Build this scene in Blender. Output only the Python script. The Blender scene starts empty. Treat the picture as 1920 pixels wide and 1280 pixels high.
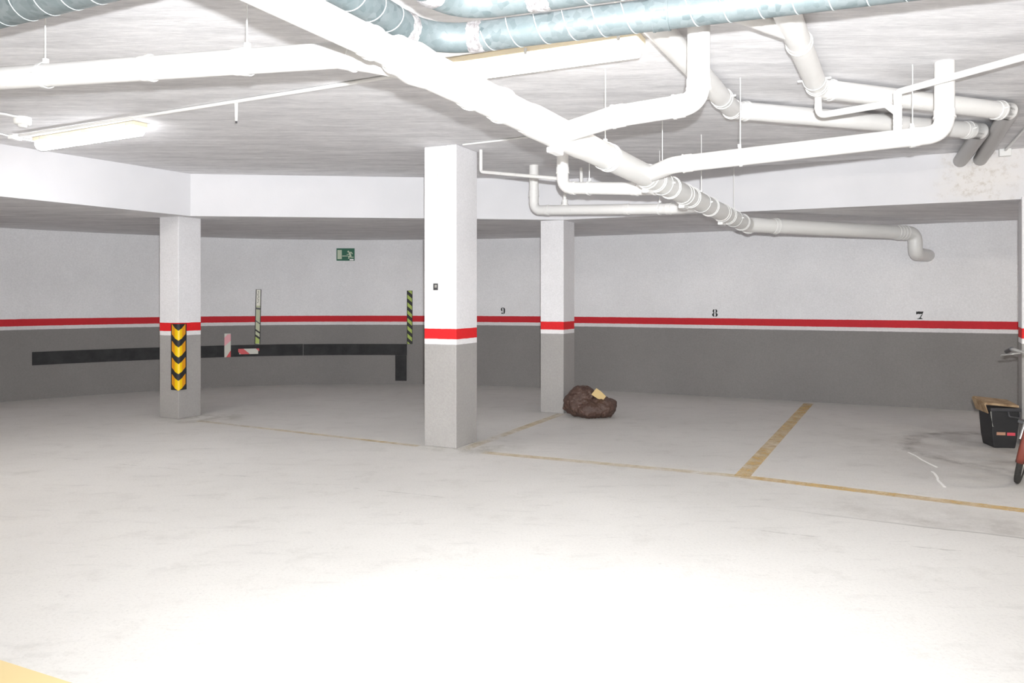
import bpy, bmesh, math, random
from mathutils import Vector, Matrix, noise as mnoise
random.seed(4)
PI = math.pi
C = bpy.context.scene.collection
F = 1440.0; HZ = 558.5; CX = 960.0; H = 1.4
ZUP = 2.83; ZLOW = 2.344
U = Vector((.906, -.423, 0)); V = Vector((.423, .906, 0))      # the building's grid

def at(px, py, dz):
    """point seen at pixel (px,py) that lies dz above the lens"""
    Y = F*dz/(HZ-py)
    return Vector(((px-CX)/F*Y, Y, H+dz))
def atY(px, py, Y):
    return Vector(((px-CX)/F*Y, Y, H+(HZ-py)/F*Y))

# ------------------------------------------------------------------ materials
def mat(name, col=(.8,.8,.8), rough=.6, metal=0, emit=None, estr=0, build=None, spec=None):
    m = bpy.data.materials.new(name); m.use_nodes = True
    nt = m.node_tree; b = nt.nodes['Principled BSDF']
    b.inputs['Base Color'].default_value = (*col, 1)
    b.inputs['Roughness'].default_value = rough
    b.inputs['Metallic'].default_value = metal
    if spec is not None: b.inputs['Specular IOR Level'].default_value = spec
    if emit:
        b.inputs['Emission Color'].default_value = (*emit, 1)
        b.inputs['Emission Strength'].default_value = estr
    if build: build(nt, b)
    return m
def N(nt, t, **k):
    n = nt.nodes.new(t)
    for a, v in k.items(): setattr(n, a, v)
    return n
def math_(nt, op, a, b=None, c=None, clamp=False):
    n = N(nt, 'ShaderNodeMath', operation=op, use_clamp=clamp)
    for i, v in enumerate((a, b, c)):
        if v is None: continue
        if isinstance(v, (int, float)): n.inputs[i].default_value = v
        else: nt.links.new(v, n.inputs[i])
    return n.outputs[0]
def mixc(nt, f, a, b, blend='MIX'):
    n = N(nt, 'ShaderNodeMix', data_type='RGBA', blend_type=blend)
    for s, v in ((0, f), (6, a), (7, b)):
        if isinstance(v, (int, float)): n.inputs[s].default_value = v
        elif isinstance(v, tuple): n.inputs[s].default_value = (*v, 1)
        else: nt.links.new(v, n.inputs[s])
    return n.outputs[2]
def noise(nt, scale, detail=4, rough=.6, sc=None, rotz=0):
    g = N(nt, 'ShaderNodeNewGeometry')
    mp = N(nt, 'ShaderNodeMapping'); nt.links.new(g.outputs['Position'], mp.inputs['Vector'])
    if sc: mp.inputs['Scale'].default_value = sc
    mp.inputs['Rotation'].default_value = (0, 0, rotz)
    n = N(nt, 'ShaderNodeTexNoise'); nt.links.new(mp.outputs[0], n.inputs['Vector'])
    n.inputs['Scale'].default_value = scale; n.inputs['Detail'].default_value = detail
    n.inputs['Roughness'].default_value = rough
    return n.outputs['Fac']
def mapr(nt, v, a, b, c=0, d=1):
    n = N(nt, 'ShaderNodeMapRange'); nt.links.new(v, n.inputs[0])
    for i, x in enumerate((a, b, c, d)): n.inputs[i+1].default_value = x
    return n.outputs[0]
def bump(nt, b, h, strength, dist=.01):
    n = N(nt, 'ShaderNodeBump'); n.inputs['Strength'].default_value = strength
    n.inputs['Distance'].default_value = dist
    nt.links.new(h, n.inputs['Height']); nt.links.new(n.outputs[0], b.inputs['Normal'])

def wallpaint(zs, white, grey, red, wline):
    z_rt, z_rb, z_wb = zs
    def f(nt, b):
        g = N(nt, 'ShaderNodeNewGeometry'); s = N(nt, 'ShaderNodeSeparateXYZ')
        nt.links.new(g.outputs['Position'], s.inputs[0])
        z = s.outputs[2]
        fine = noise(nt, 55, 4, .7); big = noise(nt, 1.3, 3, .6)
        zz = math_(nt, 'ADD', z, math_(nt, 'MULTIPLY', math_(nt, 'SUBTRACT', noise(nt, 14, 2), .5), .006))
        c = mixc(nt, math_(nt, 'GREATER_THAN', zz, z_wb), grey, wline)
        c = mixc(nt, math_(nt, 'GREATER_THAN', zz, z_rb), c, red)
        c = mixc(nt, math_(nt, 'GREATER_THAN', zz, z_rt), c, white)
        v = mapr(nt, fine, .3, .7, .9, 1.06); v2 = mapr(nt, big, .3, .7, .95, 1.04)
        vm = math_(nt, 'MULTIPLY', v, v2)
        cc = N(nt, 'ShaderNodeCombineColor')
        for i in range(3): nt.links.new(vm, cc.inputs[i])
        c = mixc(nt, 1.0, c, cc.outputs[0], 'MULTIPLY')
        nt.links.new(c, b.inputs['Base Color'])
        bump(nt, b, fine, .5, .006)
    return f
BZ = (1.112, 1.015, .965)
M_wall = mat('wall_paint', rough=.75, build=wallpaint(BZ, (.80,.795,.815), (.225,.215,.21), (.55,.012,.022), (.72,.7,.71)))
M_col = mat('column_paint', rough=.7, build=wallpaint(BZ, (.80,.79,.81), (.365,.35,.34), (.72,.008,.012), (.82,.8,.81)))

def beam_build(nt, b):
    n = noise(nt, 1.2, 3); c = mixc(nt, mapr(nt, n, .3, .7), (.67,.67,.695), (.73,.725,.75))
    # damp stain where the drain pipes enter the beam
    g = N(nt, 'ShaderNodeNewGeometry'); d = N(nt, 'ShaderNodeVectorMath', operation='DISTANCE')
    nt.links.new(g.outputs['Position'], d.inputs[0]); d.inputs[1].default_value = (4.55, 7.42, 2.62)
    dd = math_(nt, 'ADD', d.outputs['Value'], math_(nt, 'MULTIPLY', noise(nt, 5, 4), .5))
    m = mapr(nt, dd, .75, .42)
    st = math_(nt, 'MULTIPLY', m, mapr(nt, noise(nt, 13, 6, .75), .5, .68), clamp=True)
    c = mixc(nt, math_(nt, 'MULTIPLY', m, .35), c, (.80,.74,.66))
    c = mixc(nt, math_(nt, 'MULTIPLY', st, .6), c, (.42,.36,.29))
    nt.links.new(c, b.inputs['Base Color']); bump(nt, b, noise(nt, 40, 3), .15, .004)
M_beam = mat('beam_white_paint', rough=.7, build=beam_build)

def ceil_build(nt, b):
    s1 = noise(nt, 1.0, 6, .68, (1.5, 9, 1), .12); s2 = noise(nt, 1.0, 5, .75, (9, 60, 1), .12); l = noise(nt, .35, 3)
    f = math_(nt, 'ADD', math_(nt, 'MULTIPLY', s1, .55), math_(nt, 'MULTIPLY', s2, .45))
    f = mapr(nt, f, .38, .60)
    c = mixc(nt, f, (.55,.545,.56), (.84,.83,.845))
    c = mixc(nt, math_(nt, 'MULTIPLY', mapr(nt, l, .35, .65), .2), c, (.80,.79,.80))
    nt.links.new(c, b.inputs['Base Color']); bump(nt, b, s2, .35, .006)
M_ceil = mat('ceiling_plaster', rough=.8, build=ceil_build)

def floor_build(nt, b):
    g = N(nt, 'ShaderNodeNewGeometry'); s = N(nt, 'ShaderNodeSeparateXYZ')
    nt.links.new(g.outputs['Position'], s.inputs[0]); x, y = s.outputs[0], s.outputs[1]
    n1 = noise(nt, .55, 4, .55); n2 = noise(nt, 3.2, 6, .7); n3 = noise(nt, 60, 3, .7); n4 = noise(nt, 1.0, 5, .7, (2.5, 9, 1), .1)
    c = mixc(nt, mapr(nt, n1, .35, .65), (.63,.615,.595), (.70,.685,.665))
    c = mixc(nt, math_(nt, 'MULTIPLY', mapr(nt, n4, .56, .75), .35), c, (.36,.35,.34))
    c = mixc(nt, math_(nt, 'MULTIPLY', mapr(nt, n2, .55, .75), .25), c, (.34,.32,.30))
    c = mixc(nt, math_(nt, 'MULTIPLY', mapr(nt, n3, .5, .8), .28), c, (.28,.27,.26))
    # sparse small dark specks
    sp = noise(nt, 17, 2, .5, (1, 2.2, 1)); c = mixc(nt, math_(nt, 'MULTIPLY', mapr(nt, sp, .76, .80), .55), c, (.18,.17,.16))
    # curved tyre mark in the right bay
    dx = math_(nt, 'SUBTRACT', x, 4.72); dy = math_(nt, 'SUBTRACT', y, 6.93)
    r = math_(nt, 'SQRT', math_(nt, 'ADD', math_(nt, 'MULTIPLY', dx, dx), math_(nt, 'MULTIPLY', dy, dy)))
    wob = math_(nt, 'MULTIPLY', math_(nt, 'SUBTRACT', noise(nt, 2.6, 4), .5), .35)
    rr = math_(nt, 'ABSOLUTE', math_(nt, 'SUBTRACT', math_(nt, 'ADD', r, wob), 1.02))
    ring = math_(nt, 'MULTIPLY', mapr(nt, rr, .11, .02), mapr(nt, noise(nt, 6, 5, .7), .38, .6), clamp=True)
    c = mixc(nt, math_(nt, 'MULTIPLY', ring, .55), c, (.17,.155,.145))
    inn = math_(nt, 'MULTIPLY', mapr(nt, r, 1.9, .6), mapr(nt, noise(nt, 2.1, 5, .65), .42, .62), clamp=True)
    c = mixc(nt, math_(nt, 'MULTIPLY', inn, .38), c, (.25,.215,.18))
    # a day joint in the screed and the greyer patch behind it
    L = math_(nt, 'ADD', math_(nt, 'MULTIPLY', x, .463), math_(nt, 'MULTIPLY', y, .886))
    L = math_(nt, 'ADD', L, math_(nt, 'MULTIPLY', math_(nt, 'SUBTRACT', noise(nt, 1.6, 4), .5), .10))
    dj = math_(nt, 'ABSOLUTE', math_(nt, 'SUBTRACT', L, 5.34))
    gate = mapr(nt, x, 1.6, 2.6)
    c = mixc(nt, math_(nt, 'MULTIPLY', math_(nt, 'MULTIPLY', mapr(nt, dj, .02, .006), gate), .5), c, (.22,.21,.2))
    pt = math_(nt, 'MULTIPLY', math_(nt, 'MULTIPLY', mapr(nt, L, 5.33, 5.37), mapr(nt, L, 6.0, 5.5)), math_(nt, 'MULTIPLY', gate, mapr(nt, n2, .38, .6)), clamp=True)
    c = mixc(nt, math_(nt, 'MULTIPLY', pt, .38), c, (.30,.275,.25))
    # long hairline
    dj2 = math_(nt, 'ABSOLUTE', math_(nt, 'SUBTRACT', math_(nt, 'ADD', math_(nt, 'MULTIPLY', x, -.12), L), 4.62))
    c = mixc(nt, math_(nt, 'MULTIPLY', math_(nt, 'MULTIPLY', mapr(nt, dj2, .012, .003), mapr(nt, n2, .5, .6)), .4), c, (.25,.24,.23))
    # grime along column feet
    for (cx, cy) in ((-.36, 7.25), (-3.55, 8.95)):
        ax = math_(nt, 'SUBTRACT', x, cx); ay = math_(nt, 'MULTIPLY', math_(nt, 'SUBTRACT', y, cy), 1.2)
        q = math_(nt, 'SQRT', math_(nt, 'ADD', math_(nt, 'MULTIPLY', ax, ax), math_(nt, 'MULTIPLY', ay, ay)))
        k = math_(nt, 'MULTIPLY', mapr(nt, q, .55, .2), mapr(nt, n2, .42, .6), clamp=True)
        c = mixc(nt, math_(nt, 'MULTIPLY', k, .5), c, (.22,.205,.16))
    nt.links.new(c, b.inputs['Base Color'])
    nt.links.new(mapr(nt, n2, .3, .7, .55, .8), b.inputs['Roughness'])
    bump(nt, b, n3, .25, .004)
M_floor = mat('concrete_floor', rough=.7, build=floor_build)

def worn(col, lo, hi, keep):
    def f(nt, b):
        b.inputs['Base Color'].default_value = (*col, 1)
        n = math_(nt, 'ADD', math_(nt, 'MULTIPLY', noise(nt, 9, 6, .75), .6), math_(nt, 'MULTIPLY', noise(nt, 1.1, 2), .4))
        a = math_(nt, 'MULTIPLY', mapr(nt, n, lo, hi), keep, clamp=True)
        nt.links.new(a, b.inputs['Alpha'])
    return f
M_yel = mat('worn_yellow_paint', rough=.7, build=worn((.80,.56,.22), .34, .62, .50))
M_yel_faint = mat('faint_yellow_paint', rough=.7, build=worn((.80,.62,.32), .38, .66, .36))
M_yel_solid = mat('yellow_floor_paint', rough=.7, build=worn((.80,.64,.34), .25, .4, .85))
M_scr = mat('chalk_white', rough=.8, build=worn((.97,.96,.94), .2, .35, 1))

def pvc(nt, b):
    n = noise(nt, 3, 3); c = mixc(nt, mapr(nt, n, .3, .7), (.74,.73,.715), (.80,.79,.775))
    c = mixc(nt, math_(nt, 'MULTIPLY', mapr(nt, noise(nt, 26, 4, .7), .64, .74), .35), c, (.52,.49,.44))
    nt.links.new(c, b.inputs['Base Color'])
M_pvc = mat('painted_white_pvc', rough=.42, build=pvc)
M_pvcg = mat('grey_white_pvc', (.76,.755,.74), .4)
M_pvcd = mat('bare_grey_pvc', (.40,.39,.385), .4)
M_white = mat('white_plastic', (.78,.78,.77), .4)
M_cream = mat('cream_enamel', (.74,.66,.50), .5)
def galv(nt, b):
    vr = N(nt, 'ShaderNodeTexVoronoi'); vr.inputs['Scale'].default_value = 38
    g = N(nt, 'ShaderNodeNewGeometry'); nt.links.new(g.outputs['Position'], vr.inputs['Vector'])
    c = mixc(nt, .35, (.46,.53,.55), vr.outputs['Color'])
    hs = N(nt, 'ShaderNodeHueSaturation'); hs.inputs['Saturation'].default_value = 0; nt.links.new(vr.outputs['Color'], hs.inputs['Color'])
    c = mixc(nt, .12, (.10,.135,.143), hs.outputs[0])
    n = noise(nt, 7, 5, .7); c = mixc(nt, mapr(nt, n, .4, .7), c, (.16,.20,.208))
    nt.links.new(c, b.inputs['Base Color'])
    nt.links.new(mapr(nt, n, .3, .7, .46, .62), b.inputs['Roughness'])
M_galv = mat('galvanised_sheet', (.5,.55,.57), .5, .35, build=galv)
M_seam = mat('galvanised_seam', (.62,.67,.68), .4, .4)
def foil(nt, b):
    n = noise(nt, 45, 5, .8, (1, 1, .4)); bump(nt, b, n, 1.0, .02)
    nt.links.new(mixc(nt, mapr(nt, n, .35, .65), (.32,.29,.29), (.85,.83,.84)), b.inputs['Base Color'])
M_foil = mat('crumpled_foil_tape', (.7,.7,.7), .3, .7, build=foil)
M_fill = mat('fill_diffuser', (.9,.9,.9), .4, emit=(1, .92, .80), estr=38)  # glow of the added fill battens out of frame
M_lamp1 = mat('lit_diffuser_cool', (.9,.9,.9), .4, emit=(.98, .985, 1), estr=12)
M_lamp2 = mat('lit_diffuser_warm', (.9,.9,.88), .4, emit=(1, .95, .86), estr=4.5)
M_blk = mat('black_rubber', (.018,.018,.02), .6)
def blackstrip(nt, b):
    n = noise(nt, 7, 4); nt.links.new(mixc(nt, mapr(nt, n, .35, .7), (.014,.014,.016), (.032,.032,.034)), b.inputs['Base Color'])
M_strip = mat('black_foam_strip', (.02,.02,.022), .75, build=blackstrip)
M_yelr = mat('yellow_reflective', (.86,.56,.0), .35)
M_yelside = mat('yellow_reflective_shaded', (.72,.30,.01), .35)  # same yellow; weaker reflected light on the angled sides painted in as orange
M_lime = mat('lime_reflective', (.40,.52,.10), .5)
M_limew = mat('faded_lime', (.55,.58,.40), .6)
M_paper = mat('white_paper', (.90,.89,.80), .7)
M_ink = mat('black_ink', (.02,.02,.02), .7)
M_redt = mat('red_tape', (.62,.06,.07), .5)
M_pink = mat('faded_pink_tape', (.78,.36,.40), .5)
M_wtape = mat('white_tape', (.62,.61,.55), .5)
M_green = mat('sign_green', (.0,.11,.055), .45)
M_lum = mat('luminescent_white', (.55,.62,.48), .6)
M_steel = mat('steel', (.55,.55,.54), .35, .8)
M_dark = mat('dark_grey_plastic', (.05,.05,.055), .45)
def bagb(nt, b):
    n = noise(nt, 16, 5, .7); c = mixc(nt, mapr(nt, n, .4, .7), (.060,.030,.022), (.11,.065,.05))
    c = mixc(nt, math_(nt, 'MULTIPLY', mapr(nt, noise(nt, 70, 3, .8), .55, .75), .4), c, (.30,.22,.18))
    nt.links.new(c, b.inputs['Base Color']); bump(nt, b, noise(nt, 14, 5, .7), .7, .03)
M_bag = mat('brown_plastic_bag', (.09,.05,.04), .5, build=bagb)
def cardb(nt, b):
    n = noise(nt, 12, 5, .7); nt.links.new(mixc(nt, mapr(nt, n, .35, .65), (.20,.12,.06), (.42,.30,.18)), b.inputs['Base Color'])
M_card = mat('brown_cardboard', (.3,.2,.12), .8, build=cardb)
M_tan = mat('tan_card', (.62,.46,.22), .7)
M_tanlab = mat('tan_label', (.48,.26,.17), .6)
M_redlab = mat('red_label', (.62,.07,.10), .5)
M_maroon = mat('maroon_paint', (.20,.045,.03), .35)
M_tyre = mat('tyre_rubber', (.035,.033,.03), .8, build=lambda nt, b: bump(nt, b, noise(nt, 90, 3), .8, .01))

# ------------------------------------------------------------------ mesh helpers
class MB:
    def __init__(s): s.v = []; s.f = []; s.m = []; s.sm = []
    def add(s, vs, fs, mi=0, smooth=False):
        o = len(s.v); s.v += [tuple(p) for p in vs]
        for f in fs: s.f.append([o+i for i in f]); s.m.append(mi); s.sm.append(smooth)
    def box(s, c, sx, sy, sz, ax=Vector((1,0,0)), ay=Vector((0,1,0)), az=Vector((0,0,1)), mi=0, taper=1.0):
        vs = []
        for k in (-1, 1):
            t = taper if k < 0 else 1
            for (i, j) in ((-1,-1),(1,-1),(1,1),(-1,1)):
                vs.append(Vector(c)+ax*(i*sx/2*t)+ay*(j*sy/2*t)+az*(k*sz/2))
        s.add(vs, [(3,2,1,0),(4,5,6,7),(0,1,5,4),(1,2,6,5),(2,3,7,6),(3,0,4,7)], mi)
    def prism(s, pts, o, ax, ay, n, d0, d1, mi=0, smooth=False):
        k = len(pts)
        vs = [o+ax*p[0]+ay*p[1]+n*d0 for p in pts]+[o+ax*p[0]+ay*p[1]+n*d1 for p in pts]
        fs = [list(range(k))[::-1], [k+i for i in range(k)]]+[(i, (i+1) % k, k+(i+1) % k, k+i) for i in range(k)]
        s.add(vs, fs, mi, smooth)
    def tube(s, pts, r, seg=24, mi=0, cap=True, radii=None, closed=False):
        pts = [Vector(p) for p in pts]; n = len(pts); rings = []
        T = []
        for i in range(n):
            if closed: t = pts[(i+1) % n]-pts[i-1]
            else: t = pts[min(i+1, n-1)]-pts[max(i-1, 0)]
            T.append(t.normalized())
        a = Vector((0,0,1)) if abs(T[0].z) < .9 else Vector((1,0,0))
        nx = T[0].cross(a).normalized()
        for i in range(n):
            nx = (nx-T[i]*nx.dot(T[i])).normalized(); ny = T[i].cross(nx)
            rr = radii[i] if radii else r
            rings.append([pts[i]+nx*(rr*math.cos(2*PI*k/seg))+ny*(rr*math.sin(2*PI*k/seg)) for k in range(seg)])
        vs = [p for R in rings for p in R]; fs = []
        m = n if closed else n-1
        for i in range(m):
            j = (i+1) % n
            for k in range(seg):
                l = (k+1) % seg; fs.append((i*seg+k, i*seg+l, j*seg+l, j*seg+k))
        s.add(vs, fs, mi, True)
        if cap and not closed:
            s.add(rings[0], [list(range(seg))[::-1]], mi); s.add(rings[-1], [list(range(seg))], mi)
        return s
    def build(s, name, mats, parent=None):
        me = bpy.data.meshes.new(name); me.from_pydata(s.v, [], s.f)
        if not isinstance(mats, (list, tuple)): mats = [mats]
        for m in mats: me.materials.append(m)
        for i, p in enumerate(me.polygons): p.material_index = s.m[i]; p.use_smooth = s.sm[i]
        bm = bmesh.new(); bm.from_mesh(me); bmesh.ops.recalc_face_normals(bm, faces=bm.faces); bm.to_mesh(me); bm.free()
        o = bpy.data.objects.new(name, me); C.objects.link(o)
        if parent: o.parent = parent; o.matrix_parent_inverse = Matrix.Translation(parent.location).inverted() if parent.get('wl') is None else Matrix()
        return o
def tag(o, label=None, cat=None, group=None, kind=None):
    if label: o['label'] = label
    if cat: o['category'] = cat
    if group: o['group'] = group
    if kind: o['kind'] = kind
    return o
def thing(name, label, cat, loc=(0,0,0), group=None, local=False):
    o = bpy.data.objects.new(name, None); C.objects.link(o); o.location = loc; o.empty_display_size = .1
    if local: o['wl'] = 1
    return tag(o, label, cat, group)
def bevel(o, w=.005, seg=2):
    m = o.modifiers.new('b', 'BEVEL'); m.width = w; m.segments = seg; m.limit_method = 'ANGLE'; return o

def fillet(pts, R, n=8):
    pts = [Vector(p) for p in pts]; out = [pts[0]]
    for i in range(1, len(pts)-1):
        a, b, c = pts[i-1], pts[i], pts[i+1]
        r = R[i-1] if isinstance(R, (list, tuple)) else R
        da = (a-b).normalized(); dc = (c-b).normalized()
        ang = da.angle(dc); l = min(r/math.tan(ang/2), (a-b).length*.49, (c-b).length*.49)
        p0 = b+da*l; p1 = b+dc*l
        for k in range(n+1):
            t = k/n; q = (p0*(1-t)**2+b*(2*t*(1-t))+p1*t*t)
            # pull the quadratic towards a round arc
            out.append(q)
    out.append(pts[-1]); res = [out[0]]
    for p in out[1:]:
        if (p-res[-1]).length > 8e-4: res.append(p)
    return res

# ------------------------------------------------------------------ the setting
def wl(px, Y): return ((px-CX)/F*Y, Y)
WP = [(-10.6,1.0),(-10.0,4.0),(-8.9,7.4),(-6.881,10.32),(-4.808,11.93),(-3.125,12.48),(-1.442,12.46),(.0,12.17),(.946,11.83),(2.628,11.05),(6.146,9.33),(8.6,8.08)]
def cr(P, per=10):
    out = []
    for i in range(len(P)-1):
        p0 = Vector(P[max(i-1, 0)]); p1 = Vector(P[i]); p2 = Vector(P[i+1]); p3 = Vector(P[min(i+2, len(P)-1)])
        for k in range(per):
            t = k/per
            out.append(.5*((2*p1)+(p2-p0)*t+(2*p0-5*p1+4*p2-p3)*t*t+(3*p1-p0-3*p2+p3)*t**3))
    out.append(Vector(P[-1])); return out
WC = cr(WP)
def wall_at(px):
    k = (px-CX)/F
    for a, b in zip(WC, WC[1:]):
        fa, fb = a.x-k*a.y, b.x-k*b.y
        if a.y > 3 and fa <= 0 <= fb:
            t = fa/(fa-fb); p = a.lerp(b, t); tt = (b-a).normalized()
            return Vector((p.x, p.y, 0)), Vector((tt.x, tt.y, 0)), Vector((tt.y, -tt.x, 0))
def wz(px, py):
    p, _, _ = wall_at(px); return H+(HZ-py)/F*p.y

mb = MB(); n = len(WC)
nr = [Vector((-(WC[min(i+1,n-1)]-WC[max(i-1,0)]).y, (WC[min(i+1,n-1)]-WC[max(i-1,0)]).x)).normalized() for i in range(n)]
vs = []
for i, p in enumerate(WC):
    q = p+nr[i]*.2
    vs += [(p.x,p.y,0),(p.x,p.y,ZUP),(q.x,q.y,ZUP),(q.x,q.y,0)]
fs = []
for i in range(n-1):
    a = 4*i; b = a+4; fs += [(a,b,b+1,a+1),(a+1,b+1,b+2,a+2),(a+2,b+2,b+3,a+3),(a+3,b+3,b,a)]
fs += [(0,1,2,3),(4*n-4,4*n-3,4*n-2,4*n-1)]
mb.add(vs, fs, 0, False)
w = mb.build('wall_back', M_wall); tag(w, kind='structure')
for p in w.data.polygons: p.use_smooth = abs(p.normal.z) < .5 and False

mb = MB(); mb.box((-1, 5, -.1), 22, 18, .2); tag(mb.build('floor', M_floor), kind='structure')
mb = MB(); mb.box((-1, 5, ZUP+.1), 22, 18, .2); tag(mb.build('ceiling', M_ceil), kind='structure')
# the step down to the lower ceiling: a fascia beam and a lower slab behind it
BL = [Vector((-3.706,8.85)), Vector((.615,9.275))]
bdir = Vector((-4.756+3.706, 7.13-8.85)).normalized(); bl0 = BL[0]+bdir*9.5
rdir = Vector((4.86-.615, 7.31-9.235)).normalized(); br1 = BL[1]+rdir*8.8
poly = [bl0, BL[0], BL[1], br1]
mb = MB()
def slab(pts, z0, z1):
    k = len(pts); v = [(p[0],p[1],z0) for p in pts]+[(p[0],p[1],z1) for p in pts]
    f = [list(range(k))]; m = [1]
    f.append([k+i for i in range(k)][::-1]); m.append(1)
    for i in range(k): f.append((i,(i+1)%k,k+(i+1)%k,k+i)); m.append(0)
    return v, f, m
v, f, m = slab([tuple(p) for p in poly]+[(9.6, 13.9), (-11.8, 13.9), (-11.8, .9)], ZLOW, ZUP)
for ff, mm in zip(f, m):
    mb.f.append(ff); mb.m.append(mm); mb.sm.append(False)
mb.v = v
tag(mb.build('ceiling_lower', [M_beam, M_ceil]), kind='structure')
mb = MB(); mb.box((-1, -4.0, ZUP/2), 22, .2, ZUP); tag(mb.build('wall_front', M_wall), kind='structure')
mb = MB(); mb.box((8.7, 3.0, ZUP/2), .2, 14, ZUP); tag(mb.build('wall_right', M_wall), kind='structure')
mb = MB(); mb.box((-10.75, -1.5, ZUP/2), .2, 5.2, ZUP); tag(mb.build('wall_left', M_wall), kind='structure')

# columns
def column(corner, wu, wv, ztop, label, u=U, v=V):
    """corner = the corner nearest the lens; faces run along -u and +v"""
    t = thing('column', label, 'column', (corner.x, corner.y, 0))
    c = corner - u*wu/2 + v*wv/2
    mb = MB(); mb.box((c.x, c.y, ztop/2), wu, wv, ztop, u, v)
    o = mb.build('column_shaft', M_col, t); bevel(o, .006, 2)
    return t
CC = Vector((-.518, 7.141, 0)); CR = Vector((.624, 9.30, 0)); CL = Vector((-3.857, 8.88, 0)); CE = Vector((4.845, 7.30, 0)); U2 = Vector((.869,-.494,0)); V2 = Vector((.494,.869,0))
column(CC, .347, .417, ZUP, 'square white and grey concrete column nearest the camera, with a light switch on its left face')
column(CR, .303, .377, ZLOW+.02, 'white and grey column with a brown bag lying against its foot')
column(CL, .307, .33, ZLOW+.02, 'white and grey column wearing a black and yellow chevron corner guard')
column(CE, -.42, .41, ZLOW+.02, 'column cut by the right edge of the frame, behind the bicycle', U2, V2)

# ------------------------------------------------------------------ painted floor lines
def fl(px, py): Y = F*H/(py-HZ); return Vector(((px-CX)/F*Y, Y, 0))
def line(name, a, b, w, m, label, z=.0015):
    d = (b-a).normalized(); p = Vector((-d.y, d.x, 0))*w/2
    mb = MB(); mb.prism([(0,-w/2),((b-a).length,-w/2),((b-a).length,w/2),(0,w/2)], a, d, Vector((-d.y,d.x,0)), Vector((0,0,1)), .0004, z)
    return tag(mb.build(name, m), label, 'floor marking')
T = fl(1391, 893)
line('parking_line', T, fl(1920, 957)+(fl(1920,957)-T)*.9, .11, M_yel, 'yellow painted line running to the right edge across the front of bay 7')
line('parking_line', T, fl(905, 848), .10, M_yel_faint, 'faint yellow line across bay 8, from the nearest column to the T junction')
line('parking_line', T, fl(1516, 756.5), .12, M_yel, 'yellow divider line between bays 8 and 7, running to the back wall', .002)
line('parking_line', fl(870, 842), fl(1052, 776), .10, M_yel_faint, 'faint yellow divider line between bays 9 and 8, ending at the column with the bag', .002)
line('parking_line', fl(372, 789), fl(785, 836), .07, M_yel_faint, 'thin faint yellow line from the chevron column to the nearest column')
a = Vector((-1.98, 2.97, 0))-V*.075
line('parking_line', a-U*3.2, a+U*2.5, .15, M_yel_solid, 'broad pale yellow line crossing the bottom left corner of the frame')
for (p, q) in (((1704,848),(1756,876)), ((1748,884),(1771,913))):
    A, B = fl(*p), fl(*q); mb = MB(); L = (B-A).length; d = (B-A).normalized(); nn = Vector((-d.y,d.x,0))
    pts = []; k = 9
    top = [(L*i/k, .007+random.uniform(-.003,.004)+.006*math.sin(i*.8)) for i in range(k+1)]
    bot = [(x, y-.014-random.uniform(0,.006)) for x, y in top][::-1]
    mb.prism(top+bot, A, d, nn, Vector((0,0,1)), .0004, .0025)
    tag(mb.build('floor_scratch', M_scr), 'longer white scratch on the floor of bay 7, the farther one from the camera' if p[0] == 1704 else 'shorter white scratch on the floor of bay 7, the nearer one to the camera', 'scratch')

# ------------------------------------------------------------------ things on the back wall
def wall_band(name, px0, px1, z0, z1, d, m, mb=None, k=26, zf=None):
    mb = mb or MB(); vs = []; fs = []
    for i in range(k+1):
        px = px0+(px1-px0)*i/k; p, t, nn = wall_at(px)
        jz = zf(i/k) if zf else 0
        for (dd, z) in ((.001, z0+jz), (.001, z1+jz), (d, z1+jz), (d, z0+jz)):
            vs.append(p+nn*dd+Vector((0,0,z)))
    for i in range(k):
        a = 4*i; b = a+4; fs += [(a,b,b+1,a+1),(a+1,b+1,b+2,a+2),(a+2,b+2,b+3,a+3),(a+3,b+3,b,a)]
    fs += [(0,1,2,3),(4*k,4*k+1,4*k+2,4*k+3)]
    mb.add(vs, fs); return mb
for (x0, x1, lb) in ((60, 330, 'left length of black foam strip on the curved grey wall, left of and behind the chevron column'),
                     (331, 568, 'black foam strip on the wall carrying the red and white tapes'),
                     (569, 763, 'black foam strip on the wall under the exit sign, ending at the lime striped marker')):
    mb = wall_band('wall_strip', x0, x1, .472, .655 if x0 < 569 else .652, .014, M_strip)
    tag(mb.build('wall_protector_strip', M_strip), lb, 'wall strip')
mb = wall_band('s', 741.5, 762.5, .055, .470, .014, M_strip, k=3)
tag(mb.build('wall_protector_strip', M_strip), 'short upright black foam strip hanging from the right end of the long strip', 'wall strip')

def frame_at(px, zc):
    p, t, nn = wall_at(px); return p+Vector((0,0,zc)), t, nn
def clip_stripe(w, h, y0, sh, th):
    """parallelogram stripe across a w x h plate, clipped in y"""
    pts = [(-w/2, y0), (w/2, y0-sh), (w/2, y0-sh+th), (-w/2, y0+th)]
    def clip(pts, lim, sgn):
        out = []
        for i in range(len(pts)):
            a, b = pts[i], pts[(i+1) % len(pts)]
            ia, ib = (a[1]-lim)*sgn <= 0, (b[1]-lim)*sgn <= 0
            if ia: out.append(a)
            if ia != ib:
                t = (lim-a[1])/(b[1]-a[1]); out.append((a[0]+(b[0]-a[0])*t, lim))
        return out
    pts = clip(pts, h/2, 1)
    if pts: pts = clip(pts, -h/2, -1)
    return pts if len(pts) > 2 else None
Zv = Vector((0,0,1))
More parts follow.
